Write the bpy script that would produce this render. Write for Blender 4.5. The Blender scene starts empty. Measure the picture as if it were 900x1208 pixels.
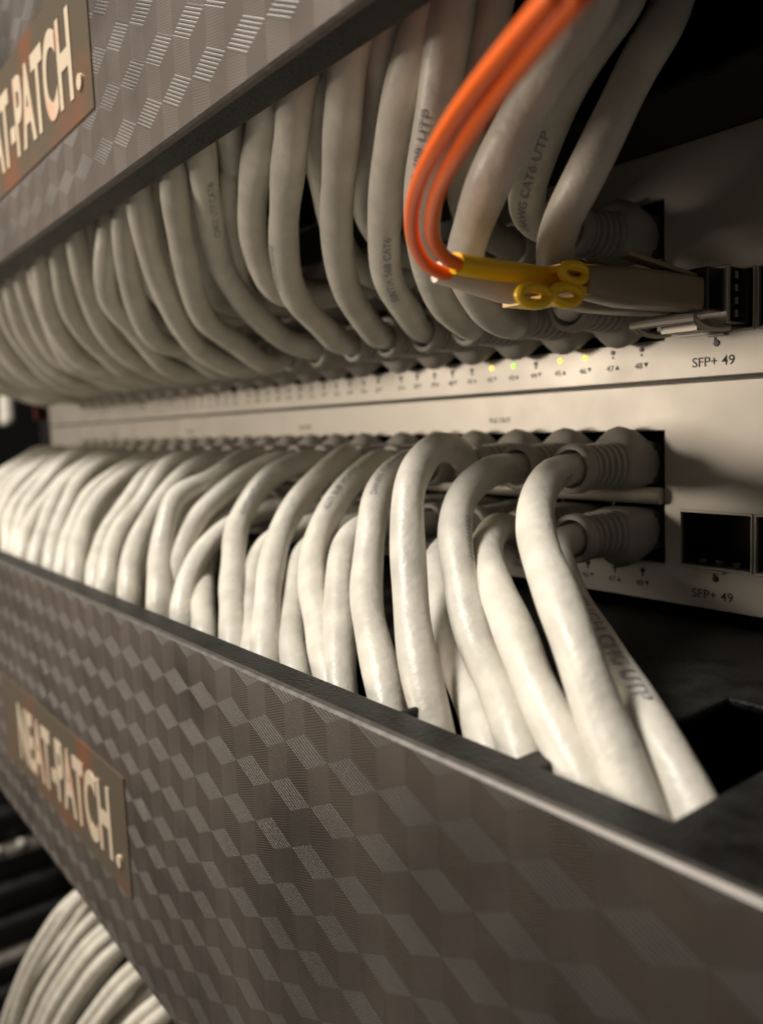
import bpy, bmesh, math, random
from mathutils import Vector, Matrix
random.seed(7)
S = 0.1                      # all numbers below are millimetres; one Blender unit is one centimetre
sc = bpy.context.scene
COL = sc.collection

# ------------------------------------------------------------------ camera
cam_d = bpy.data.cameras.new('camera'); cam = bpy.data.objects.new('camera', cam_d); COL.objects.link(cam)
sc.camera = cam
cam_d.sensor_fit = 'HORIZONTAL'; cam_d.sensor_width = 36; cam_d.lens = 36*970.58/900
cam_d.clip_start = 0.1; cam_d.clip_end = 1000
yaw, pitch, roll = (0.918876, 0.10811, -0.039746)
f = Vector((-math.sin(yaw)*math.cos(pitch), math.cos(yaw)*math.cos(pitch), -math.sin(pitch)))
r0 = Vector((math.cos(yaw), math.sin(yaw), 0)); u0 = r0.cross(f)
rr = math.cos(roll)*r0 + math.sin(roll)*u0; uu = rr.cross(f)
cam.matrix_world = Matrix(((rr.x, uu.x, -f.x, 95.651*S), (rr.y, uu.y, -f.y, -144.18*S), (rr.z, uu.z, -f.z, -5.725*S), (0, 0, 0, 1)))
cam_d.dof.use_dof = True
cam_d.dof.focus_distance = 13.5
cam_d.dof.aperture_fstop = (cam_d.lens/1000) / 0.19     # 1.9 mm wide pupil of a phone camera

# ------------------------------------------------------------------ light
world = bpy.data.worlds.new('World'); sc.world = world; world.use_nodes = True
bg = world.node_tree.nodes['Background']; bg.inputs[0].default_value = (1.0, 0.88, 0.75, 1); bg.inputs[1].default_value = 0.11
def area(name, loc, target, size, power, col):
    l = bpy.data.lights.new(name, 'AREA'); l.shape = 'RECTANGLE'; l.size = size[0]*S; l.size_y = size[1]*S
    l.energy = power; l.color = col
    o = bpy.data.objects.new(name, l); COL.objects.link(o); o.location = Vector(loc)*S
    o.rotation_euler = (Vector(target)-Vector(loc)).to_track_quat('-Z', 'Y').to_euler()
    return o
area('ceiling_lamp', (-230, -420, 560), (-60, -50, -30), (200, 120), 78000, (1.0, 0.94, 0.86))
area('fill_light', (-500, -620, 50), (-60, 0, 0), (170, 170), 30000, (1.0, 0.87, 0.72))  # added fill light, placed so the metal switch face reflects it
sc.view_settings.view_transform = 'Standard'; sc.view_settings.look = 'None'
sc.view_settings.exposure = 0; sc.view_settings.gamma = 1
sc.render.engine = 'CYCLES'

# ------------------------------------------------------------------ materials
def mat(name, base, rough=.5, metal=0., bump=None, var=None, spec=.5, aniso=0, emit=None, coat=0, sss=0):
    """bump=(scale,strength,distance) noise bump, var=(scale,amount) tone variation"""
    m = bpy.data.materials.new(name); m.use_nodes = True; nt = m.node_tree; b = nt.nodes['Principled BSDF']
    b.inputs['Base Color'].default_value = (*base, 1); b.inputs['Roughness'].default_value = rough
    b.inputs['Metallic'].default_value = metal; b.inputs['Specular IOR Level'].default_value = spec
    b.inputs['Coat Weight'].default_value = coat
    if sss:
        b.inputs['Subsurface Weight'].default_value = sss; b.inputs['Subsurface Radius'].default_value = (.12, .1, .07)
        b.inputs['Subsurface Scale'].default_value = 1.0
    if emit: b.inputs['Emission Color'].default_value = (*emit[0], 1); b.inputs['Emission Strength'].default_value = emit[1]
    tc = nt.nodes.new('ShaderNodeTexCoord')
    if bump:
        n = nt.nodes.new('ShaderNodeTexNoise'); n.inputs['Scale'].default_value = bump[0]; n.inputs['Detail'].default_value = 4
        nt.links.new(tc.outputs['Object'], n.inputs['Vector'])
        bp = nt.nodes.new('ShaderNodeBump'); bp.inputs['Strength'].default_value = bump[1]; bp.inputs['Distance'].default_value = bump[2]
        nt.links.new(n.outputs['Fac'], bp.inputs['Height']); nt.links.new(bp.outputs['Normal'], b.inputs['Normal'])
    if var:
        n = nt.nodes.new('ShaderNodeTexNoise'); n.inputs['Scale'].default_value = var[0]; n.inputs['Detail'].default_value = 5
        nt.links.new(tc.outputs['Object'], n.inputs['Vector'])
        mr = nt.nodes.new('ShaderNodeMapRange'); mr.inputs['From Min'].default_value = .3; mr.inputs['From Max'].default_value = .7
        mr.inputs['To Min'].default_value = 1-var[1]; mr.inputs['To Max'].default_value = 1+var[1]
        nt.links.new(n.outputs['Fac'], mr.inputs['Value'])
        mx = nt.nodes.new('ShaderNodeVectorMath'); mx.operation = 'SCALE'; mx.inputs[0].default_value = base
        nt.links.new(mr.outputs['Result'], mx.inputs['Scale']); nt.links.new(mx.outputs['Vector'], b.inputs['Base Color'])
        mr2 = nt.nodes.new('ShaderNodeMapRange'); mr2.inputs['To Min'].default_value = rough*.8; mr2.inputs['To Max'].default_value = min(1, rough*1.25)
        nt.links.new(n.outputs['Fac'], mr2.inputs['Value']); nt.links.new(mr2.outputs['Result'], b.inputs['Roughness'])
    return m
def hatch_mat(name, base, line, rough, direction, pitch, contrast=.5, metal=.85):
    """metal film ruled with fine parallel lines; direction = (dx,dz) across the lines"""
    m = mat(name, base, rough, metal); nt = m.node_tree; b = nt.nodes['Principled BSDF']
    tc = nt.nodes.new('ShaderNodeTexCoord'); d = nt.nodes.new('ShaderNodeVectorMath'); d.operation = 'DOT_PRODUCT'
    nt.links.new(tc.outputs['Object'], d.inputs[0]); L = math.hypot(*direction)
    d.inputs[1].default_value = (direction[0]/L/(pitch*S), 0, direction[1]/L/(pitch*S))
    fr = nt.nodes.new('ShaderNodeMath'); fr.operation = 'PINGPONG'; fr.inputs[1].default_value = .5
    nt.links.new(d.outputs['Value'], fr.inputs[0])
    mr = nt.nodes.new('ShaderNodeMapRange'); mr.interpolation_type = 'SMOOTHSTEP'
    mr.inputs['From Min'].default_value = .18; mr.inputs['From Max'].default_value = .32
    nt.links.new(fr.outputs[0], mr.inputs['Value'])
    mx = nt.nodes.new('ShaderNodeMix'); mx.data_type = 'RGBA'
    mx.inputs['A'].default_value = (*base, 1); mx.inputs['B'].default_value = (*line, 1)
    nt.links.new(mr.outputs['Result'], mx.inputs['Factor'])
    nz = nt.nodes.new('ShaderNodeTexNoise'); nz.inputs['Scale'].default_value = .35; nz.inputs['Detail'].default_value = 6
    nt.links.new(tc.outputs['Object'], nz.inputs['Vector'])
    r2 = nt.nodes.new('ShaderNodeMapRange'); r2.inputs['From Min'].default_value = .3; r2.inputs['From Max'].default_value = .7
    r2.inputs['To Min'].default_value = rough*.72; r2.inputs['To Max'].default_value = rough*1.4
    nt.links.new(nz.outputs['Fac'], r2.inputs['Value']); nt.links.new(r2.outputs['Result'], b.inputs['Roughness'])
    nt.links.new(mx.outputs['Result'], b.inputs['Base Color'])
    bp = nt.nodes.new('ShaderNodeBump'); bp.inputs['Strength'].default_value = contrast; bp.inputs['Distance'].default_value = .008
    nt.links.new(mr.outputs['Result'], bp.inputs['Height']); nt.links.new(bp.outputs['Normal'], b.inputs['Normal'])
    return m
def foil_reflection(name, a, b_, rough, metal, scale):
    """noise drift between two tints: holographic letters, painted orange reflection on the plate"""
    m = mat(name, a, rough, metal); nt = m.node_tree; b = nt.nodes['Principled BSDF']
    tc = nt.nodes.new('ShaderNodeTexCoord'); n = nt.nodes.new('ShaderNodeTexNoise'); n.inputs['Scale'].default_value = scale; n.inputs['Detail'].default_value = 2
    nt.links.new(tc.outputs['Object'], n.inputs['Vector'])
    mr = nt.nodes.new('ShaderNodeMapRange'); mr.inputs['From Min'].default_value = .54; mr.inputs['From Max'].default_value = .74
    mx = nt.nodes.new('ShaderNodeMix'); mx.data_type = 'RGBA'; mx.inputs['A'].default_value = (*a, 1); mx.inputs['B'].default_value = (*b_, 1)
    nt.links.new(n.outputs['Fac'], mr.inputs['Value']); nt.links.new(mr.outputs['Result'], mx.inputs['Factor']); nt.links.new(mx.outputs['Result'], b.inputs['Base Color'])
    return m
M = {}
M['jacket'] = mat('cable_jacket', (.62, .59, .515), .40, bump=(5.5, .4, .05), var=(1.6, .12), sss=.06, spec=.42)
def tint(m, lo, hi):
    """slight batch-to-batch difference between cables"""
    nt = m.node_tree; b = nt.nodes['Principled BSDF']; src = b.inputs['Base Color'].links[0].from_socket
    oi = nt.nodes.new('ShaderNodeObjectInfo'); mr = nt.nodes.new('ShaderNodeMapRange'); mr.inputs['To Min'].default_value = lo; mr.inputs['To Max'].default_value = hi
    v = nt.nodes.new('ShaderNodeVectorMath'); v.operation = 'SCALE'
    nt.links.new(oi.outputs['Random'], mr.inputs['Value']); nt.links.new(src, v.inputs[0]); nt.links.new(mr.outputs['Result'], v.inputs['Scale']); nt.links.new(v.outputs['Vector'], b.inputs['Base Color'])
tint(M['jacket'], .86, 1.02)
M['boot'] = mat('boot_plastic', (.42, .395, .35), .45, bump=(30, .12, .01), var=(3, .08))
M['plug'] = mat('plug_plastic', (.12, .11, .09), .2)
M['ink'] = mat('cable_ink', (.31, .31, .34), .6)
M['face'] = mat('switch_face', (.52, .485, .43), .45, .35, bump=(60, .05, .005), var=(.7, .04))
M['divider'] = mat('port_divider_metal', (.78, .72, .60), .4, .3, var=(3, .06))
M['port_dark'] = mat('port_plastic', (.008, .008, .008), .5)
M['print'] = mat('panel_print', (.03, .028, .025), .6)
M['hole'] = mat('indicator_hole', (.01, .01, .01), .4)
M['led_y'] = mat('led_yellow', (.8, .6, .05), .4, emit=((1, .66, .01), 2.2))
M['led_g'] = mat('led_green', (.3, .8, .05), .4, emit=((.30, 1, .02), 1.8))
M['chassis'] = mat('chassis_metal', (.30, .28, .25), .4, .6)
M['black'] = mat('black_powder_coat', (.010, .010, .0095), .42, bump=(14, .7, .03), var=(2.2, .8), spec=.28)
M['black_in'] = mat('black_inside', (.003, .003, .003), .7, spec=.2)
M['edge'] = mat('cover_edge', (.15, .138, .125), .5, .7, bump=(20, .2, .01), var=(6, .2))
M['tile_top'] = hatch_mat('cover_tile_top', (.108, .097, .089), (.22, .205, .19), .42, (.42, .9), .62, .6)
M['tile_left'] = hatch_mat('cover_tile_left', (.112, .096, .084), (.14, .121, .106), .46, (.2, 1), .45, .25)
M['tile_right'] = hatch_mat('cover_tile_right', (.088, .074, .063), (.112, .094, .081), .52, (-.35, 1), .4, .25)
M['logo_plate'] = foil_reflection('logo_plate', (.16, .13, .09), (.30, .12, .06), .38, .6, .32)  # second tint is an orange reflection painted into the plate colour
M['logo_letter'] = foil_reflection('logo_letter', (.78, .66, .50), (.85, .50, .34), .4, .5, 1.1)
M['orange'] = mat('orange_fibre_jacket', (1.0, .16, .015), .30, sss=.1, bump=(5, .1, .02))
M['yellow'] = mat('yellow_plastic', (1.0, .60, .012), .35, sss=.1)
M['white_boot'] = mat('white_plastic', (.72, .60, .50), .4)
M['beige'] = mat('beige_plastic', (.27, .215, .145), .35, bump=(6, .1, .02), var=(1.5, .08))
M['steel'] = mat('bright_steel', (.50, .46, .40), .5, .7, bump=(10, .1, .01))
M['dark_steel'] = mat('dark_steel', (.06, .055, .05), .25, .9, bump=(10, .15, .01))
M['rack'] = mat('rack_paint', (.012, .012, .013), .4, var=(1, .3))
M['rail'] = mat('rail_metal', (.32, .29, .25), .4, .6, var=(2, .2))
M['red'] = mat('red_plastic', (.10, .008, .006), .4)

# ------------------------------------------------------------------ helpers
def link(name, bm, m, parent=None, smooth=False, origin=None):
    """one mesh object from a bmesh given in millimetres"""
    me = bpy.data.meshes.new(name)
    o0 = Vector(origin) if origin is not None else (parent_loc(parent) if parent else Vector((0, 0, 0)))
    bmesh.ops.transform(bm, matrix=Matrix.Diagonal((S, S, S, 1)) @ Matrix.Translation(-o0), verts=bm.verts)
    bm.to_mesh(me); bm.free()
    for mm in (m if isinstance(m, (list, tuple)) else [m]): me.materials.append(mm)
    if smooth:
        for p in me.polygons: p.use_smooth = True
    o = bpy.data.objects.new(name, me); COL.objects.link(o)
    if parent: o.parent = parent
    else: o.location = o0*S
    return o
def parent_loc(p):
    v = Vector((0, 0, 0))
    while p: v += p.location/S; p = p.parent
    return v
def tag(o, label, cat, group=None):
    o['label'] = label; o['category'] = cat
    if group: o['group'] = group
    return o
def thing(name, label, cat, loc, group=None):
    e = bpy.data.objects.new(name, None); COL.objects.link(e); e.location = Vector(loc)*S; e.empty_display_size = .5
    return tag(e, label, cat, group)
def box(bm, x0, x1, y0, y1, z0, z1):
    v = [bm.verts.new((x, y, z)) for x in (x0, x1) for y in (y0, y1) for z in (z0, z1)]
    for q in ((0, 1, 3, 2), (4, 6, 7, 5), (0, 4, 5, 1), (2, 3, 7, 6), (0, 2, 6, 4), (1, 5, 7, 3)):
        bm.faces.new([v[i] for i in q])
    return v
def bevel(o, w, seg=2, angle=40):
    b = o.modifiers.new('bevel', 'BEVEL'); b.width = w*S; b.segments = seg; b.limit_method = 'ANGLE'; b.angle_limit = math.radians(angle)
    return o
def grid_plate(us, vs, hole, put, thick_vec):
    """slab made of rectangular cells, those where hole(u,v) is true left out; put(u,v) -> xyz"""
    bm = bmesh.new(); V = {}
    def vert(i, j, k):
        if (i, j, k) not in V: V[i, j, k] = bm.verts.new(Vector(put(us[i], vs[j])) + (Vector(thick_vec) if k else Vector((0, 0, 0))))
        return V[i, j, k]
    n, m_ = len(us)-1, len(vs)-1
    solid = {(i, j) for i in range(n) for j in range(m_) if not hole((us[i]+us[i+1])/2, (vs[j]+vs[j+1])/2)}
    for i, j in solid:
        bm.faces.new([vert(i, j, 0), vert(i+1, j, 0), vert(i+1, j+1, 0), vert(i, j+1, 0)])
        bm.faces.new([vert(i, j+1, 1), vert(i+1, j+1, 1), vert(i+1, j, 1), vert(i, j, 1)])
        for (di, dj, a, b) in ((-1, 0, (i, j), (i, j+1)), (1, 0, (i+1, j+1), (i+1, j)), (0, -1, (i+1, j), (i, j)), (0, 1, (i, j+1), (i+1, j+1))):
            if (i+di, j+dj) not in solid:
                bm.faces.new([vert(*b, 0), vert(*a, 0), vert(*a, 1), vert(*b, 1)])
    bmesh.ops.recalc_face_normals(bm, faces=bm.faces)
    return bm
def spline(pts, step=1.3):
    P = [Vector(p) for p in pts]; P = [P[0]*2-P[1]] + P + [P[-1]*2-P[-2]]
    out = []
    for i in range(1, len(P)-2):
        p0, p1, p2, p3 = P[i-1:i+3]
        t = [0]
        for a, b in ((p0, p1), (p1, p2), (p2, p3)): t.append(t[-1]+max(1e-4, (b-a).length)**.5)
        n = max(2, int((p2-p1).length/step))
        for k in range(n):
            s = t[1]+(t[2]-t[1])*k/n
            A1 = p0*((t[1]-s)/(t[1]-t[0]))+p1*((s-t[0])/(t[1]-t[0])); A2 = p1*((t[2]-s)/(t[2]-t[1]))+p2*((s-t[1])/(t[2]-t[1])); A3 = p2*((t[3]-s)/(t[3]-t[2]))+p3*((s-t[2])/(t[3]-t[2]))
            B1 = A1*((t[2]-s)/(t[2]-t[0]))+A2*((s-t[0])/(t[2]-t[0])); B2 = A2*((t[3]-s)/(t[3]-t[1]))+A3*((s-t[1])/(t[3]-t[1]))
            out.append(B1*((t[2]-s)/(t[2]-t[1]))+B2*((s-t[1])/(t[2]-t[1])))
    out.append(P[-2])
    for _ in range(3):
        out = [out[0]] + [(out[i-1]+out[i]*2+out[i+1])/4 for i in range(1, len(out)-1)] + [out[-1]]
    return out
def frames(C):
    """rotation-minimising frames along the points C: (point, tangent, normal, binormal, arc length)"""
    F = []; T0 = (C[1]-C[0]).normalized(); N = Vector((1, 0, 0)) if abs(T0.x) < .95 else Vector((0, 0, 1)); N = (N-T0*N.dot(T0)).normalized(); s = 0
    for i, c in enumerate(C):
        T = ((C[min(i+1, len(C)-1)])-(C[max(i-1, 0)])).normalized()
        N = (N-T*N.dot(T)).normalized()
        if i: s += (c-C[i-1]).length
        F.append((c, T, N.copy(), T.cross(N), s))
    return F
def tube(bm, C, r, n=20, lump=0., seed=0):
    F = frames(C); rings = []
    for c, T, N, B, s in F:
        ring = []
        for k in range(n):
            a = 2*math.pi*k/n
            rad = r*(1+lump*math.sin(2*a+s/4.2+seed)*(.6+.4*math.sin(s/7+seed*2))+lump*.6*math.sin(s/3.1+seed))
            ring.append(bm.verts.new(c+(N*math.cos(a)+B*math.sin(a))*rad))
        rings.append(ring)
    for A, B_ in zip(rings, rings[1:]):
        for k in range(n): bm.faces.new([A[k], A[(k+1) % n], B_[(k+1) % n], B_[k]])
    bm.faces.new(rings[0][::-1]); bm.faces.new(rings[-1])
    return F
def text_bm(s, size, sx=1., extrude=0., bold=0., align='CENTER'):
    """flat lettering in the xz plane facing -y, baseline at z=0"""
    cu = bpy.data.curves.new('txt', 'FONT'); cu.body = s; cu.size = size; cu.align_x = align; cu.extrude = extrude; cu.offset = bold
    o = bpy.data.objects.new('txt', cu); COL.objects.link(o)
    me = o.to_mesh(); bm = bmesh.new(); bm.from_mesh(me); o.to_mesh_clear()
    bpy.data.objects.remove(o); bpy.data.curves.remove(cu)
    for v in bm.verts: x, y, z = v.co; v.co = (x*sx, -z, y)
    return bm
def merge(dst, src, off=(0, 0, 0)):
    m = {v: dst.verts.new(v.co+Vector(off)) for v in src.verts}
    for f_ in src.faces:
        try: dst.faces.new([m[v] for v in f_.verts])
        except ValueError: pass
    src.free()
ORD = ['rightmost', 'second', 'third', 'fourth', 'fifth', 'sixth', 'seventh', 'eighth', 'ninth', 'tenth', 'eleventh', 'twelfth', 'thirteenth',
       'fourteenth', 'fifteenth', 'sixteenth', 'seventeenth', 'eighteenth', 'nineteenth', 'twentieth', 'twenty-first', 'twenty-second', 'twenty-third', 'leftmost']
def colx(c): return -7.6-14*c-3.18*(c//6)
# ------------------------------------------------------------------ the two switches
def make_switch(zb, label, top):
    z0 = zb+.35; z1 = zb+44.1
    t = thing('network_switch', label, 'network switch', (-172, 0, zb), 'stacked network switches')
    xs = [-415]; holes = []
    for g in range(4):
        xr = -g*87.18; holes.append((xr-85.2, xr))
    us = sorted(set([-415, 70]+[v for h in holes for v in h]+[3.7, 18.2, 19.0, 33.5]))
    vs = [z0, zb+8.25, zb+8.65, zb+19.15, zb+34.9, z1]
    def hole(u, v):
        if any(a < u < b for a, b in holes) and zb+8.25 < v < zb+34.9: return True
        return (3.7 < u < 18.2 or 19.0 < u < 33.5) and zb+8.65 < v < zb+19.15
    o = link('faceplate', grid_plate(us, vs, hole, lambda u, v: (u, 0, v), (0, 1.4, 0)), M['face'], t); bevel(o, .25)
    bm = bmesh.new(); box(bm, -392, 48, 24, 250, z0, z1); link('chassis', bm, M['chassis'], t)
    # jack housings behind the openings
    bm = bmesh.new()
    for a, b in holes:
        box(bm, a, b, 12, 14, zb+8.3, zb+34.85)
        for zz in ((zb+7.2, zb+8.2), (zb+35, zb+36)): box(bm, a, b, 1.5, 14, *zz)
        for k in range(7): xk = b-.2-(84/6)*k-.4*(k == 6); box(bm, xk-.5, xk, 3.0 if k else 1.5, 12, zb+8.3, zb+34.85)
    box(bm, 3, 34, 12, 14, zb+8, zb+20)
    for xk in (2.7, 18.25, 34.1): box(bm, xk, xk+.6, 1.5, 14, zb+8.2, zb+20)
    box(bm, 3, 34, 1.5, 14, zb+7.4, zb+8.5); box(bm, 3, 34, 1.5, 14, zb+19.3, zb+20.2)
    link('jack_housing', bm, M['port_dark'], t)
    for a, b in holes:
        bm = bmesh.new(); C = [Vector((a+.1, -1.0, zb+22)), Vector((b-.1, -1.0, zb+22))]
        tube(bm, C, 1.7, 14); link('port_divider', bm, M['divider'], t, True)
    # frame of the optical module cage
    bm = bmesh.new()
    for x0, x1 in ((3.5, 18.4), (18.8, 33.7)):
        box(bm, x0, x1, -.35, .6, zb+8.2, zb+8.75); box(bm, x0, x1, -.35, .6, zb+19.05, zb+19.5)
        box(bm, x0, x0+.35, -.35, .6, zb+8.75, zb+19.05); box(bm, x1-.35, x1, -.35, .6, zb+8.75, zb+19.05)
    box(bm, 9.5, 13, -.9, 0, zb+7.7, zb+8.2)
    bevel(link('cage_frame', bm, M['steel'], t), .08, 1)
    bm = bmesh.new()
    for x0, x1 in ((3.75, 18.15), (19.05, 33.45)):
        for a, b_ in ((x0, x0+.3), (x1-.3, x1)): box(bm, a, b_, .7, 11.5, zb+8.8, zb+19.0)
        box(bm, x0+.3, x1-.3, .7, 11.5, zb+8.75, zb+9.0); box(bm, x0+.3, x1-.3, 10.8, 11.4, zb+9.0, zb+19.0)
        for k in range(3): box(bm, x0+3+k*3.4, x0+4.6+k*3.4, 1.5, 3.0, zb+9.0, zb+9.9)
    link('cage_liner', bm, M['dark_steel'], t)
    # indicators
    lit = {42: 'led_y', 43: 'led_g', 45: 'led_y', 46: 'led_y'} if top else {}
    for n in range(1, 49):
        c = (48-n)//2
        x = colx(c)+2.5 if n % 2 == 0 else colx(c)-4.4
        bm = bmesh.new(); k = lit.get(n)
        bmesh.ops.create_cone(bm, cap_ends=True, segments=12, radius1=.55, radius2=.42, depth=.4,
                              matrix=Matrix.Translation((x, -.1, zb+6.3+(.5 if top and n > 46 else 0))) @ Matrix.Rotation(math.pi/2, 4, 'X'))
        if not k:   # the indicator windows are little arrow shapes
            box(bm, x-.16, x+.16, -.15, .1, zb+5.0+(.5 if top and n > 46 else 0), zb+6.0)
        o = link('indicator_light', bm, M[k] if k else M['hole'], t)
        if k: o['label'] = 'lit yellow indicator' if k == 'led_y' else 'lit green indicator'
    bm = bmesh.new(); bmesh.ops.create_cone(bm, cap_ends=True, segments=12, radius1=.7, radius2=.55, depth=.4, matrix=Matrix.Translation((11.1, -.1, zb+6.5)) @ Matrix.Rotation(math.pi/2, 4, 'X'))
    box(bm, 10.6, 11.0, -.15, .1, zb+6.6, zb+7.6); link('indicator_light', bm, M['hole'], t)
    # printing
    z = zb+3.0
    for n in range(1, 49):
        bm = bmesh.new()
        c = (48-n)//2; x = colx(c)+2.0 if n % 2 == 0 else colx(c)-4.9
        merge(bm, text_bm(str(n), 1.75, 1.05, .02), (x-.2, -.05, z)); tx = x+1.55
        s = .5
        if n % 2: pts = ((tx-s, z+.2), (tx+s, z+.2), (tx, z+1.15))
        else: pts = ((tx-s, z+1.15), (tx, z+.2), (tx+s, z+1.15))
        bm.faces.new([bm.verts.new((a, -.06, b)) for a, b in pts])
        link('port_number', bm, M['print'], t)
    bm = bmesh.new(); merge(bm, text_bm('SFP+ 49', 2.5, 1.05, .02, .012), (10.4, -.05, zb+2.4)); link('module_lettering', bm, M['print'], t)
    bm = bmesh.new(); merge(bm, text_bm('SFP+ 51', 2.5, 1.05, .02, .012), (26.5, -.05, zb+2.4)); link('module_lettering', bm, M['print'], t)
    bm = bmesh.new()
    for g in range(4): merge(bm, text_bm('PoE OUT', 1.7, 1.05, .02), (-44.8-g*87.2, -.05, zb+37.6))
    link('power_lettering', bm, M['print'], t)
    return t
make_switch(0, 'upper silver rack switch with lit yellow and green lamps and an optical module', True)
make_switch(-44.45, 'lower silver rack switch with no lit lamps and open empty module cages', False)

# ------------------------------------------------------------------ cable managers
def clip(poly, x0, x1, z0, z1):
    for ax, lim, sg in ((0, x0, 1), (0, x1, -1), (1, z0, 1), (1, z1, -1)):
        out = []
        for i in range(len(poly)):
            a, b = poly[i-1], poly[i]; da, db = (a[ax]-lim)*sg, (b[ax]-lim)*sg
            if (da >= 0) != (db >= 0):
                t = da/(da-db); out.append((a[0]+(b[0]-a[0])*t, a[1]+(b[1]-a[1])*t))
            if db >= 0: out.append(b)
        poly = out
        if len(poly) < 3: return []
    return poly
YC = -82.4
def make_cover(t, z0, z1, ax, az, sheen_swap=False):
    """folded front cover: cube-patterned film on the front, plain edges"""
    bm = bmesh.new(); X0, X1, c = -425, 72, .4
    prof = [(YC, z0+c), (YC+c, z0), (YC+1.5, z0), (YC+1.5, z1), (YC+c, z1), (YC, z1-c)]
    A = [bm.verts.new((X0, *p)) for p in prof]; B = [bm.verts.new((X1, *p)) for p in prof]
    for i in range(5):
        f_ = bm.faces.new([A[i], A[i+1], B[i+1], B[i]]); f_.material_index = 3
    bm.faces.new(A[::-1]).material_index = 3; bm.faces.new(B).material_index = 3
    w, h, v = 5.9, 2.75, 5.95
    for j in range(-14, 15):
        for i in range(-48, 16):
            cx = ax+i*2*w+(w if j % 2 else 0); cz = az+j*(h+v)
            if not (z0-15 < cz < z1+15): continue
            for k, q in enumerate((((cx-w, cz), (cx, cz-h), (cx+w, cz), (cx, cz+h)), ((cx-w, cz), (cx-w, cz-v), (cx, cz-h-v), (cx, cz-h)), ((cx, cz-h), (cx, cz-h-v), (cx+w, cz-v), (cx+w, cz)))):
                q = clip(list(q), X0, X1, z0+c, z1-c)
                if len(q) >= 3:
                    try: bm.faces.new([bm.verts.new((a, YC, b)) for a, b in q]).material_index = k
                    except ValueError: pass
    bm.normal_update()
    for f_ in bm.faces:
        if f_.material_index < 3 and f_.normal.y > 0: f_.normal_flip()
    return link('front_cover', bm, [M['tile_top']]+([M['tile_right'], M['tile_left']] if sheen_swap else [M['tile_left'], M['tile_right']])+[M['edge']], t)  # side tones swapped: the film's light-dependent sheen is painted as colour
def make_logo(t, xr, z0):
    bm = bmesh.new(); box(bm, xr-116, xr, YC-.35, YC+.2, z0, z0+30)
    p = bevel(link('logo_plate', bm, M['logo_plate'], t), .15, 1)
    bm = bmesh.new(); merge(bm, text_bm('NEAT-PATCH', 25, .57, .12, .75, 'RIGHT'), (xr-10, YC-.45, z0+6.0))
    merge(bm, text_bm('.', 22, .9, .35, .3), (xr-6.5, YC-.45, z0+6.0))
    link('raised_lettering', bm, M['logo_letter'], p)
def make_tray(t, zp, th, slots, tabs=False):
    xs = sorted(set([-425, 72]+[v for s in slots for v in s[:2]])); ys = sorted(set([YC+1.5, -1.0]+[v for s in slots for v in s[2:]]))
    if tabs:
        tb = [(7.2, 8.6), (29.5, 33.6)]
        xs = sorted(set(xs+[v for a in tb for v in a])); ys = sorted(set(ys+[-71.2]))
    def hole(u, v):
        if tabs and v < -71.2 and any(a < u < b for a, b in tb): return False
        return any(a < u < b and c < v < d for a, b, c, d in slots)
    bevel(link('slotted_plate', grid_plate(xs, ys, hole, lambda u, v: (u, v, zp), (0, 0, th)), M['black'], t), .5, 2)
# lower one
SL = [(-345, 35.6, -74.8, -54), (35.6, 50.5, -74.8, -38)]
mlo = thing('cable_manager', 'lower black cable manager whose patterned cover and slotted top swallow the bright cables', 'cable manager', (-172, -40, -134.6), 'patterned rack cable managers')
make_cover(mlo, -134.6, -45.8, -6.2, -54.2, True)
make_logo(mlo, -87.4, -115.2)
make_tray(mlo, -47.6, 1.5, SL, True)
bm = bmesh.new(); box(bm, -424, 71, YC+1.6, 60, -134.5, -133); box(bm, -424, 71, 60, 61.5, -134.5, -47.7)
box(bm, -424, -422.5, YC+1.6, 60, -133, -47.7); box(bm, 69.5, 71, YC+1.6, 60, -133, -47.7); box(bm, -422.5, 69.5, -0.8, 60, -47.6, -46.4)
link('tray_shell', bm, M['black_in'], mlo)
# upper one
mup = thing('cable_manager', 'upper black cable manager with patterned cover seen from below over the shaded cables', 'cable manager', (-172, -40, 44.2), 'patterned rack cable managers')
make_cover(mup, 43.5, 132.3, -12.9, 50.0)
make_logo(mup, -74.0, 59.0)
make_tray(mup, 43.7, 1.5, [(-345, 50, -74.6, -26)])
bm = bmesh.new(); box(bm, -424, 71, YC+1.6, 60, 131, 132.2); box(bm, -424, 71, 60, 61.5, 45.3, 131)
box(bm, -424, -422.5, YC+1.6, 60, 45.3, 131); box(bm, 69.5, 71, YC+1.6, 60, 45.3, 131); box(bm, -422.5, 69.5, -.8, 60, 44.5, 45.3)
link('tray_shell', bm, M['black_in'], mup)

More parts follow.
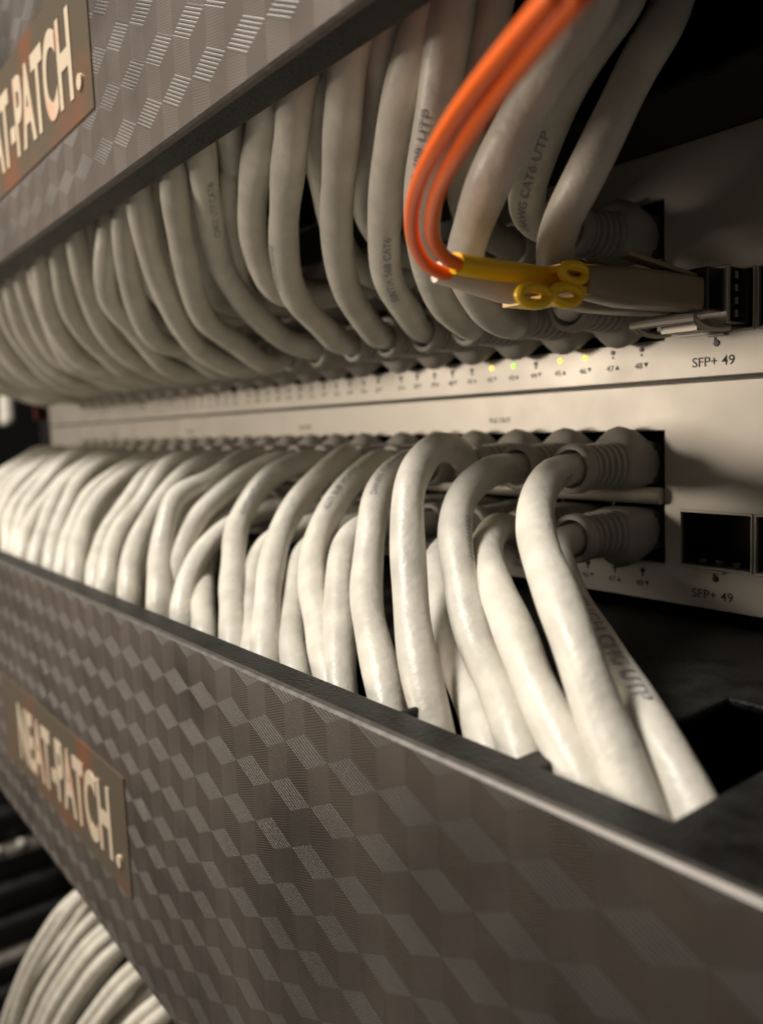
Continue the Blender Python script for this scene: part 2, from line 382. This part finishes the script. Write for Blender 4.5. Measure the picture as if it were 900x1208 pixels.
# ------------------------------------------------------------------ patch cables
def boot_mesh(flip):
    """moulded strain-relief boot: hood by the jack, ribs, open round end; along -y from the face, centred on the jack"""
    bm = bmesh.new(); n = 28
    def ring(y, hx, hz, e, dz=0, hood=0):
        R = []
        for k in range(n):
            a = 2*math.pi*k/n; ca, sa = math.cos(a), math.sin(a)
            x = hx*math.copysign(abs(ca)**e, ca); z = hz*math.copysign(abs(sa)**e, sa)
            if sa > 0: z += hood*max(0, 1-(x/5.2)**2)
            R.append(bm.verts.new((x, y, (z+dz)*flip)))
        return R
    prof = [(1.5, 5.6, 4.3, .35, 0, 0), (-.4, 5.7, 4.6, .4, 0, .8), (-2.2, 5.8, 4.8, .5, 0, 2.6), (-4.6, 5.8, 4.9, .55, 0, 2.8), (-6.4, 5.5, 4.8, .6, 0, 1.2), (-7.4, 5.2, 4.7, .7, 0, .2)]
    y = -7.8
    for k in range(5):
        q = 1-.015*k; e = .8+.04*k
        prof += [(y, 4.2*q, 4.0*q, e, 0, 0), (y-.65, 4.2*q, 4.0*q, e, 0, 0), (y-.8, 5.05*q, 4.75*q, e, 0, 0), (y-1.55, 5.0*q, 4.7*q, e, 0, 0)]
        y -= 1.75
    prof += [(y, 4.1, 4.0, 1, 0, 0), (y-.5, 4.1, 4.0, 1, 0, 0), (y-.7, 5.1, 4.9, 1, 0, 0), (y-2.5, 5.0, 4.8, 1, 0, 0), (y-2.9, 4.6, 4.45, 1, 0, 0), (y-2.9, 3.9, 3.8, 1, 0, 0), (y-1.2, 3.5, 3.4, 1, 0, 0), (y+.5, 3.2, 3.1, 1, 0, 0)]
    rings = [ring(*p) for p in prof]
    for A, B in zip(rings, rings[1:]):
        for k in range(n): bm.faces.new([A[k], A[(k+1) % n], B[(k+1) % n], B[k]])
    bm.faces.new(rings[0]); bm.faces.new(rings[-1])
    bmesh.ops.recalc_face_normals(bm, faces=bm.faces)
    bmesh.ops.transform(bm, matrix=Matrix.Scale(S, 4), verts=bm.verts)
    me = bpy.data.meshes.new('boot'); bm.to_mesh(me); bm.free(); me.materials.append(M['boot'])
    for p in me.polygons: p.use_smooth = True
    me.set_sharp_from_angle(angle=math.radians(50))
    return me
BOOT = {1: boot_mesh(1), -1: boot_mesh(-1)}
def plug_mesh():
    bm = bmesh.new(); box(bm, -5.6, 5.6, -.5, 11, -3.9, 3.9); bmesh.ops.transform(bm, matrix=Matrix.Scale(S, 4), verts=bm.verts)
    me = bpy.data.meshes.new('plug'); bm.to_mesh(me); bm.free(); me.materials.append(M['plug']); return me
PLUG = plug_mesh()
def wrap_text(parent, F, s_text, start, ang, size, r=3.0, step_sign=1):
    """ink lettering laid round the tube: x runs along the cable, height runs round it"""
    bm = text_bm(s_text, size, 1.15, 0, .02, 'LEFT')
    for _ in range(2):
        bmesh.ops.subdivide_edges(bm, edges=[e for e in bm.edges if e.calc_length() > .5], cuts=1)
        bmesh.ops.triangulate(bm, faces=[f_ for f_ in bm.faces if len(f_.verts) > 4])
    tot = F[-1][4]
    k0 = min(range(len(F)), key=lambda k: abs(F[k][4]-start-size*3)); v0 = cam.matrix_world.translation/S-F[k0][0]
    ang += math.atan2(v0.dot(F[k0][3]), v0.dot(F[k0][2]))      # printed side of this cable
    for v in bm.verts:
        s = start+step_sign*v.co.x; i = 0
        s = min(max(s, 0), tot-.01)
        lo, hi = 0, len(F)-1
        while hi-lo > 1:
            mid = (lo+hi)//2
            if F[mid][4] <= s: lo = mid
            else: hi = mid
        a = F[lo]; b = F[lo+1]; t = (s-a[4])/max(1e-6, b[4]-a[4])
        c = a[0].lerp(b[0], t); N = a[2].lerp(b[2], t).normalized(); B = a[3].lerp(b[3], t).normalized()
        th = ang-step_sign*(v.co.z-size*.35)/r
        v.co = c+(N*math.cos(th)+B*math.sin(th))*(r*1.035+.03)
    return link('printed_lettering', bm, M['ink'], parent)
def cable(c, row, side, pts, label, group, tail, text=None, r=3.0):
    """side +1 lower switch (cables fall), -1 upper switch (cables climb)"""
    zp = {(1, 'u'): -16.0, (1, 'l'): -29.6, (-1, 'u'): 28.4, (-1, 'l'): 14.8}[side, row]
    x = colx(c)
    t = thing('patch_cable', label, 'patch cable', (x, 0, zp), group)
    b = bpy.data.objects.new('strain_relief_boot', BOOT[1 if row == 'u' else -1]); COL.objects.link(b); b.parent = t
    p = bpy.data.objects.new('plug', PLUG); COL.objects.link(p); p.parent = t
    P = [(x, -12, zp), (x, -19, zp)]+[q for q in pts if q[1] < -21]+tail
    C = spline(P); ph = x*.37+zp; amp = .28 if r > 2.9 else .2
    C = [q+Vector((math.sin(k*.17+ph)+.6*math.sin(k*.29+ph*3), .5*math.sin(k*.21+ph*2), math.sin(k*.15+ph*5)*.8))*amp*min(1, max(0, k-8)/12) for k, q in enumerate(C)]
    bm = bmesh.new(); F = tube(bm, C, r, 22, .034, x*1.3+zp)
    j = link('cable_jacket', bm, M['jacket'], t, True)
    if text: wrap_text(j, F, *text, r)
    return t
TR_LOW = {
    'L1': (0, 'u', [(-0.2, -34.0, -16.6), (7.5, -46.0, -20.2), (16.1, -55.0, -25.0), (24.0, -61.0, -29.8), (32.1, -66.0, -35.7), (37.6, -68.5, -41.5), (43.6, -71.2, -47.8)]),
    'L2': (0, 'l', [(-2.5, -30.0, -30.1), (10.6, -42.0, -34.1), (24.5, -52.0, -39.0), (36.0, -60.0, -42.6), (42.4, -64.0, -44.9), (47.2, -66.5, -48.0)]),
    'L3': (1, 'l', [(-17.7, -28.0, -27.1), (-7.9, -42.0, -28.3), (3.7, -52.0, -32.1), (16.6, -61.0, -36.9), (26.3, -66.5, -41.8), (33.8, -70.0, -45.9)]),
    'L4': (1, 'u', [(-18.2, -30.0, -16.0), (-13.7, -42.0, -20.0), (-7.5, -50.0, -25.8), (0.6, -56.0, -33.3), (8.3, -60.0, -40.0), (17.6, -65.0, -44.3), (24.4, -69.0, -47.9)]),
    'L5': (2, 'u', [(-30.9, -27.0, -12.2), (-26.3, -38.0, -11.6), (-18.8, -50.0, -16.8), (-11.8, -57.0, -26.1), (-5.1, -62.0, -34.5), (2.5, -67.0, -41.7), (8.2, -70.0, -48.6)]),
    'L6': (2, 'l', [(-33.0, -27.0, -31.7), (-23.9, -40.0, -34.3), (-11.3, -50.0, -40.5), (2.1, -58.0, -45.7), (15.1, -66.0, -50.3)]),
    'L7': (3, 'u', [(-45.0, -28.0, -14.6), (-41.6, -38.0, -18.1), (-35.1, -47.0, -25.2), (-26.4, -55.0, -34.1), (-14.5, -63.0, -41.7), (-5.4, -68.0, -48.7)]),
    'L8': (3, 'l', [(-49.9, -32.0, -28.4), (-46.3, -44.0, -29.4), (-36.8, -54.0, -35.5), (-27.6, -61.0, -42.9), (-18.7, -67.0, -49.9)]),
    'L9': (4, 'u', [(-61.0, -24.0, -14.7), (-58.8, -37.0, -20.7), (-54.2, -47.0, -29.4), (-43.5, -56.0, -37.8), (-30.9, -63.0, -44.7), (-22.6, -67.0, -49.2)]),
    'L10': (4, 'l', [(-68.6, -32.0, -31.2), (-63.8, -45.0, -35.3), (-53.4, -55.0, -43.0), (-37.2, -65.0, -50.5)]),
    'L11': (5, 'u', [(-74.3, -25.0, -13.7), (-72.8, -38.0, -21.2), (-68.9, -48.0, -30.5), (-58.3, -58.0, -39.5), (-43.3, -68.0, -49.4)]),
    'L12': (6, 'u', [(-91.7, -24.0, -14.8), (-94.0, -36.0, -18.6), (-91.9, -46.0, -28.7), (-77.0, -57.0, -39.1), (-56.2, -68.0, -48.4)]),
    'L12b': (5, 'l', [(-81.0, -30.0, -30.9), (-80.9, -44.0, -34.0), (-69.9, -56.0, -43.3), (-50.6, -67.0, -50.2)]),
    'L13': (6, 'l', [(-109.8, -27.0, -28.9), (-113.2, -41.0, -32.6), (-100.7, -53.0, -41.4), (-74.6, -66.0, -49.8)]),
    'L14': (7, 'u', [(-108.0, -23.0, -15.1), (-112.7, -33.0, -19.3), (-113.0, -47.0, -28.4), (-104.3, -59.0, -39.9), (-93.6, -67.0, -49.2)]),
}
TR_UPP = {
    'U1': (0, 'l', [(-5.9, -14.0, 13.6), (-3.3, -24.0, 15.5), (3.8, -36.0, 18.1), (10.0, -42.0, 22.7), (16.2, -44.0, 28.4), (19.6, -42.0, 36.0), (21.0, -38.0, 43.8), (23.0, -32.0, 54.3)]),
    'U2': (0, 'u', [(-5.6, -21.0, 28.5), (-3.2, -32.0, 27.6), (1.4, -40.0, 29.4), (8.5, -45.0, 33.9), (13.8, -46.0, 40.0), (18.0, -44.0, 46.4), (20.8, -40.0, 53.6)]),
    'U3': (1, 'l', [(-17.4, -24.0, 12.3), (-9.2, -40.0, 14.2), (-1.0, -52.0, 18.7), (8.0, -58.0, 23.8), (15.8, -61.0, 28.8), (21.6, -61.0, 34.5), (26.4, -60.0, 39.6), (29.6, -58.0, 44.7)]),
    'U4': (1, 'u', [(-20.8, -21.0, 28.8), (-17.9, -33.0, 30.6), (-9.4, -44.0, 36.2), (1.2, -52.0, 42.2), (8.5, -56.0, 47.1), (12.7, -58.0, 52.2)]),
    'U5': (2, 'l', [(-29.2, -24.0, 13.2), (-22.4, -38.0, 17.4), (-13.0, -50.0, 23.1), (-4.5, -57.0, 29.2), (3.6, -62.0, 36.0), (8.8, -64.0, 42.9), (12.4, -65.0, 50.4)]),
    'U6': (3, 'l', [(-42.8, -20.0, 13.6), (-39.3, -32.0, 17.0), (-29.7, -45.0, 22.4), (-19.7, -53.0, 30.4), (-8.9, -59.0, 37.7), (0.7, -64.0, 43.5), (6.7, -66.0, 48.7)]),
    'U7': (2, 'u', [(-37.6, -24.0, 29.1), (-37.0, -36.0, 28.8), (-33.0, -46.0, 33.4), (-21.8, -54.0, 40.7), (-11.0, -60.0, 45.8), (-1.6, -65.0, 49.9)]),
    'U8': (4, 'l', [(-59.0, -17.0, 12.3), (-51.8, -32.0, 14.9), (-41.8, -46.0, 21.3), (-30.8, -55.0, 29.7), (-19.8, -62.0, 37.5), (-9.0, -68.0, 44.7), (-2.7, -71.0, 48.9)]),
    'U9': (3, 'u', [(-54.5, -22.0, 26.7), (-54.2, -33.0, 28.6), (-49.0, -43.0, 34.7), (-39.1, -52.0, 41.1), (-28.2, -60.0, 45.8), (-18.8, -66.0, 48.4)]),
    'U10': (5, 'l', [(-75.2, -15.0, 13.1), (-71.1, -29.0, 14.8), (-61.3, -45.0, 22.1), (-49.9, -55.0, 30.3), (-36.8, -62.0, 37.6), (-21.9, -69.0, 43.6), (-17.1, -71.0, 46.8)]),
    'U11': (4, 'u', [(-64.2, -22.0, 27.2), (-69.8, -33.0, 24.4), (-72.4, -43.0, 25.1), (-64.3, -53.0, 33.2), (-52.6, -60.0, 40.1), (-33.7, -68.0, 45.9), (-26.4, -71.0, 48.6)]),
    'U12': (5, 'u', [(-78.4, -22.0, 27.3), (-83.1, -34.0, 29.3), (-82.3, -45.0, 37.3), (-68.8, -55.0, 43.7), (-52.0, -64.0, 48.9), (-41.8, -69.0, 51.1)]),
    'U13': (6, 'l', [(-93.7, -15.0, 13.4), (-94.7, -29.0, 17.2), (-88.8, -43.0, 24.5), (-80.7, -53.0, 32.5), (-68.1, -62.0, 40.0), (-55.7, -69.0, 46.0), (-51.6, -71.0, 50.7)]),
}
TEXTS = {'L2': ('CHGH CHG UTP', 44, -0.45, 3.2), 'U13': ('CHGE UTP CAT6', 62, .3, 2.0), 'U5': ('24AWG 4PR UTP', 58, -.5, 2.0), 'U6': ('EIA/TIA 568 CAT6', 36, 0, 1.9), 'U2': ('24AWG CAT6 UTP', 26, -.2, 1.9), 'L1': ('CHGH', 18, -1.0, 2.0), 'L7': ('UTP CAT6 24AWG', 20, .8, 1.8), 'L12': ('CHGH UTP CAT6', 25, .2, 1.8), 'L9': ('CHGH 4PR UTP', 22, .6, 1.8), 'L4': ('24AWG UTP', 40, -.9, 1.8), 'L13': ('CHGH UTP', 25, .3, 1.8), 'U8': ('UTP CAT6', 25, 1.2, 1.8), 'U10': ('CHGH 24AWG', 45, -1.1, 1.8)}
used = set()
GL = 'off-white cables arching down out of the lower switch'; GU = 'off-white cables climbing out of the upper switch'
def lab(c, row, low):
    o = ORD[c]+(' from the right' if 0 < c < 23 else '')
    a = 'bright off-white cable drooping from the lower switch' if low else 'shaded off-white cable climbing from the upper switch'
    return a+', '+('top' if row == 'u' else 'bottom')+' jack row, column '+o
for D, side in ((TR_LOW, 1), (TR_UPP, -1)):
    for n, (c, row, pts) in D.items():
        x, y, z = pts[-1]; low = side == 1
        dx, dy, dz = [(a-b) for a, b in zip(pts[-1], pts[-2])]; L = math.sqrt(dx*dx+dy*dy+dz*dz)
        if low: tail = [(x+dx/L*7, max(y+dy/L*6, -77), z+dz/L*8-1), (x+dx/L*13, max(y+dy/L*6, -77), z+dz/L*16-6), (x+dx/L*16, y+4, z-38)]
        else: tail = [(x+dx/L*8, y-1 if y > -70 else y+1, z+10), (x+dx/L*12, y+4, z+28), (x+dx/L*14, y+12, z+50)]
        cable(c, row, side, pts, lab(c, row, low), GL if low else GU, tail, TEXTS.get(n))
        used.add((side, c, row))
SH = {6: 38, 7: 30}
SU = {5: 50, 6: 46, 7: 40, 8: 34}
rnd = random.Random(11)
for side in (1, -1):
    for c in range(24):
        for row in 'ul':
            if (side, c, row) in used: continue
            x = colx(c); J = lambda s=1.5: rnd.uniform(-s, s)
            sh = (SH if side == 1 else SU).get(c, 27 if side == 1 else 33)+J(5)+(-5 if (row == 'l') == (side == 1) else 4)
            if side == 1:
                if row == 'u': pts = [(x+sh*.02, -26, -14.5+J()), (x+sh*.06+J(1), -39, -17.5+J(2.5)), (x+sh*.2+J(), -51+J(), -25+J(2)), (x+sh*.5+J(), -62, -35.5+J(2)), (x+sh, -70.5+J(1), -47)]
                else: pts = [(x+sh*.02, -27, -29.5+J()), (x+sh*.1+J(1), -41, -31.5+J(2)), (x+sh*.4+J(), -54, -38+J()), (x+sh*.9, -65+J(), -48)]
                tail = [(x+sh*1.1, -71 if row == 'u' else -66, -60), (x+sh*1.2, -60, -88)]
            else:
                if row == 'u': pts = [(x, -24, 27.5+J()), (x-1+J(), -35, 26.5+J()), (x+sh*.1+J(3), -43+J(), 29.5+J()), (x+sh*.4+J(3), -52, 37+J()), (x+sh*.8, -60+J(3), 46)]
                else: pts = [(x+1, -26, 12.5+J()), (x+sh*.04+J(2), -38, 15.5+J(2)), (x+sh*.22+J(2.5), -51+J(2), 21+J(2)), (x+sh*.6+J(2.5), -63+J(), 32+J(2)), (x+sh+J(2), -70+J(1.5), 46)]
                tail = [(x+sh*1.1, pts[-1][1]-1, 58), (x+sh*1.2, -56, 88)]
            cable(c, row, side, pts, lab(c, row, side == 1), GL if side == 1 else GU, tail)

# ------------------------------------------------------------------ optical module and orange fibre pair
sfp = thing('optical_module', 'steel optical module with bail latch in the upper switch beside jack 48', 'transceiver', (11, 0, 13.9))
bm = bmesh.new(); box(bm, 4.3, 17.7, -7.5, 11, 9.2, 18.8); bevel(link('module_body', bm, M['dark_steel'], sfp), .3)
bm = bmesh.new(); box(bm, 4.0, 18.0, -8.4, -7.3, 9.0, 19.0); bevel(link('front_rim', bm, M['steel'], sfp), .25)
bm = bmesh.new(); box(bm, 4.6, 17.4, -13.5, -8.3, 11.0, 18.3); bevel(link('optical_port', bm, M['dark_steel'], sfp), .3)
bm = bmesh.new()
for i in range(4): box(bm, 17.72, 17.95, -5.6, -4.9, 10.2+i*2.2, 11.4+i*2.2)
link('ground_spring', bm, M['steel'], sfp)
bm = bmesh.new()
for xx in (5.2, 16.8): tube(bm, spline([(xx, -6, 8.6), (xx, -10, 8.2), (xx, -15, 8.6), (xx, -17, 9.6)], .8), .6, 8)
tube(bm, spline([(4.8, -17, 9.6), (11, -17.4, 9.6), (17.2, -17, 9.6)], 1), .75, 8)
box(bm, 8, 15, -13, -8, 8.0, 9.3)
link('bail_latch', bm, M['steel'], sfp)

fib = thing('fibre_patch_cable', 'pair of orange fibre cords with yellow and white boots in a beige duplex connector', 'fibre cable', (11, -14, 14))
def loft(bm, secs, n=20, e=.5):
    """secs: (centre, half width across, half height, exponent) along mostly -y"""
    rings = []
    C = [Vector(s_[0]) for s_ in secs]
    for i, (c, a, b, ee) in enumerate(secs):
        T = (C[min(i+1, len(C)-1)]-C[max(i-1, 0)]).normalized(); X = T.cross(Vector((0, 0, 1))).normalized(); Z = X.cross(T)
        rings.append([bm.verts.new(Vector(c)+X*(a*math.copysign(abs(math.cos(t_))**ee, math.cos(t_)))+Z*(b*math.copysign(abs(math.sin(t_))**ee, math.sin(t_)))) for t_ in [2*math.pi*k/n for k in range(n)]])
    for A, B in zip(rings, rings[1:]):
        for k in range(n): bm.faces.new([A[k], A[(k+1) % n], B[(k+1) % n], B[k]])
    bm.faces.new(rings[0]); bm.faces.new(rings[-1]); bmesh.ops.recalc_face_normals(bm, faces=bm.faces)
def smoothy(o, ang=45):
    for p in o.data.polygons: p.use_smooth = True
    o.data.set_sharp_from_angle(angle=math.radians(ang)); return o
XA, XB = 14.1, 7.9        # right and left connector of the pair
for xx, dz in ((XA, 0), (XB, 0)):
    bm = bmesh.new(); loft(bm, [((xx, -9, 14), 2.6, 2.7, .3), ((xx, -24, 14), 2.7, 3.0, .35), ((xx, -33, 14), 2.6, 3.0, .4), ((xx, -39, 14.1), 2.4, 2.6, .5), ((xx, -43, 14.2), 2.2, 2.3, .6)])
    co = smoothy(link('connector_body', bm, M['beige'], fib))
    bm = bmesh.new(); v = box(bm, xx-1.3, xx+1.3, -32, -13, 17.2, 18.0)
    for q in v:
        if q.co.y < -30: q.co.z += 1.6
        else: q.co.z -= .6
    bevel(link('latch_lever', bm, M['beige'], co), .25)
# yellow duplex clip: two loops joined by a bridge
bm = bmesh.new()
def loop(cx, cy, cz, a, b_, r, tilt):
    tube(bm, [Vector((cx+a*math.cos(t_), cy+tilt*math.sin(t_), cz+b_*math.sin(t_))) for t_ in [2*math.pi*k/28 for k in range(29)]], r, 10)
def eye(cx, cy, cz, a, b_, r):
    tube(bm, [Vector((cx, cy+a*math.cos(t_), cz+b_*math.sin(t_))) for t_ in [2*math.pi*k/28 for k in range(29)]], r, 10)
eye(15.4, -54.5, 11.2, 3.0, 1.15, .75); eye(15.4, -47.6, 11.7, 2.9, 1.2, .75); eye(15.2, -45.5, 15.0, 2.7, 1.2, .75)
box(bm, XB, 15.4, -53, -46, 10.6, 11.4)
for y0, y1, zz in ((-48, -38.5, 12.6), (-47, -40, 15.9)):
    box(bm, XB-2, 15.6, y0, y1, zz-.6, zz+.6)
smoothy(link('duplex_clip', bm, M['yellow'], fib), 35)
FA = {'boot': [(10.4, -45.0, 14.7), (10.2, -54.0, 15.2), (10.4, -61.0, 15.4), (10.8, -65.0, 15.6)], 'cord': [(12.0, -67.5, 15.6), (14.4, -72.0, 17.0), (18.6, -76.0, 18.3), (24.4, -80.0, 19.9), (32.5, -84.5, 21.0), (40.8, -88.0, 22.6), (48.6, -91.0, 23.6), (55.3, -93.0, 24.8)]}
FB = {'boot': [(10.4, -47.0, 12.2), (9.4, -55.0, 12.8), (8.8, -62.0, 13.9), (8.0, -66.0, 14.8)], 'cord': [(9.3, -68.5, 15.0), (11.9, -73.0, 16.9), (16.0, -77.0, 18.6), (21.9, -81.0, 20.6), (30.2, -85.5, 21.9), (38.6, -89.0, 23.3), (47.0, -92.0, 24.3), (53.8, -94.0, 25.3)]}
for P_, mt, nm in ((FA, 'yellow', 'yellow boot'), (FB, 'white_boot', 'white boot')):
    Q = P_['boot']; bm = bmesh.new()
    loft(bm, [(Q[0], 1.9, 1.9, .8), (Q[1], 1.75, 1.75, .9), (Q[2], 1.55, 1.55, 1), (Q[3], 1.5, 1.5, 1)], 18)
    o = smoothy(link('cord_boot', bm, M[mt], fib)); o['label'] = nm+' on one of the two cords'
    bm = bmesh.new(); C = spline([Q[2]]+P_['cord'], 1.0); tube(bm, C, .92, 16)
    link('orange_cord', bm, M['orange'], fib, True)

# ------------------------------------------------------------------ below the lower cover: the next cable bundle
NTH = ['']+ORD[1:23]+['twenty-fourth', 'twenty-fifth', 'twenty-sixth', 'twenty-seventh', 'twenty-eighth', 'twenty-ninth', 'thirtieth', 'thirty-first', 'thirty-second', 'thirty-third', 'thirty-fourth', 'thirty-fifth', 'thirty-sixth', 'thirty-seventh', 'thirty-eighth']
src = thing('rack_equipment', 'black rack unit under the lower patterned cover that feeds the white bundle', 'rack unit', (-200, 0, -180))
bm = bmesh.new(); box(bm, -300, 70, 2, 30, -420, -136); bevel(link('unit_face', bm, M['rack'], src), .5)
for i, (dx, dy, dz) in enumerate([(k*5.2+rnd.uniform(-2.5, 2.5), rnd.uniform(-3, 3)+(9 if k % 2 else 0), rnd.uniform(-5, 5)) for k in range(38)]):
    P = [(-196+dx*.95, -4, -164+dz*.4), (-205+dx*.95, -30+dy, -165+dz), (-222+dx, -58+dy, -181+dz), (-246+dx, -68+dy, -209+dz), (-274+dx*1.02, -73+dy*.6, -243+dz), (-301+dx*1.05, -76+dy*.6, -285), (-318+dx*1.1, -76, -330)]
    bm = bmesh.new(); tube(bm, spline(P, 1.8), 2.3, 16, .02, i)
    o = link('patch_cable', bm, M['jacket'], None, True, origin=P[0])
    tag(o, 'out-of-focus white cable at the bottom left, %s of that bundle from its left edge' % ('leftmost' if i == 0 else NTH[i]), 'patch cable', 'white cables bundled under the lower cover')

# ------------------------------------------------------------------ rack around it
post = thing('rack_post', 'black rack upright at the left end of the two switches', 'rack post', (-425, 4, -340))
bm = bmesh.new(); box(bm, -447, -405, 3, 5, -345, 140); link('mounting_rail', bm, M['rack'], post)
bm = bmesh.new(); box(bm, -449, -446, 5, 60, -345, 140); link('rail_flange', bm, M['rack'], post)
strap = bmesh.new(); box(strap, -432, -428, -4, 2.5, 4, 40); tag(bevel(link('hook_and_loop_strap', strap, M['red'], None, origin=(-430, 0, 4)), .5), 'dark red strap on the black rack upright left of the upper switch', 'cable strap')
bm = bmesh.new(); tube(bm, spline([(-505, -2, 3), (-507, -1, 14), (-510, 2, 60), (-510, 2, 200)], 3), 5, 14)
tag(link('vertical_cable', bm, M['jacket'], None, True, origin=(-505, -2, 3)), 'blurred pale vertical cable at the left frame edge beyond the rack upright', 'cable')
side = thing('rack_side_panel', 'black louvred rack side wall at the lower left, behind the white bundle', 'rack panel', (-440, 0, -400))
bm = bmesh.new(); box(bm, -446, -444, -75, 400, -420, -150); link('side_sheet', bm, M['rack'], side)
for i, z in enumerate((-238, -262, -286, -308, -330, -352, -374)):
    bm = bmesh.new(); v = box(bm, -444, -437, -75, 380, z-4, z+4)
    for q in v:
        if q.co.x > -440 and q.co.z > z: q.co.z -= 4
    o = link('louvre', bm, M['rail'] if i in (1, 4) else M['rack'], side); bevel(o, .6)
    if i in (1, 4): o['label'] = 'lighter grey louvre'
    if i == 1:
        for k in range(8):
            bm = bmesh.new(); bmesh.ops.create_icosphere(bm, subdivisions=2, radius=3.2, matrix=Matrix.Translation((-437, -60+k*14, z+3)))
            link('screw_head', bm, M['jacket'], o, True)
wall = bmesh.new(); box(wall, -566, -560, -80, 420, -500, 300)
o = link('rack_interior_wall', wall, M['black_in'], None, origin=(-560, 100, -100)); o['kind'] = 'structure'
back = bmesh.new(); box(back, -700, 300, 420, 425, -500, 300)
o = link('rack_interior_wall', back, M['black_in'], None, origin=(-200, 420, -100)); o['kind'] = 'structure'
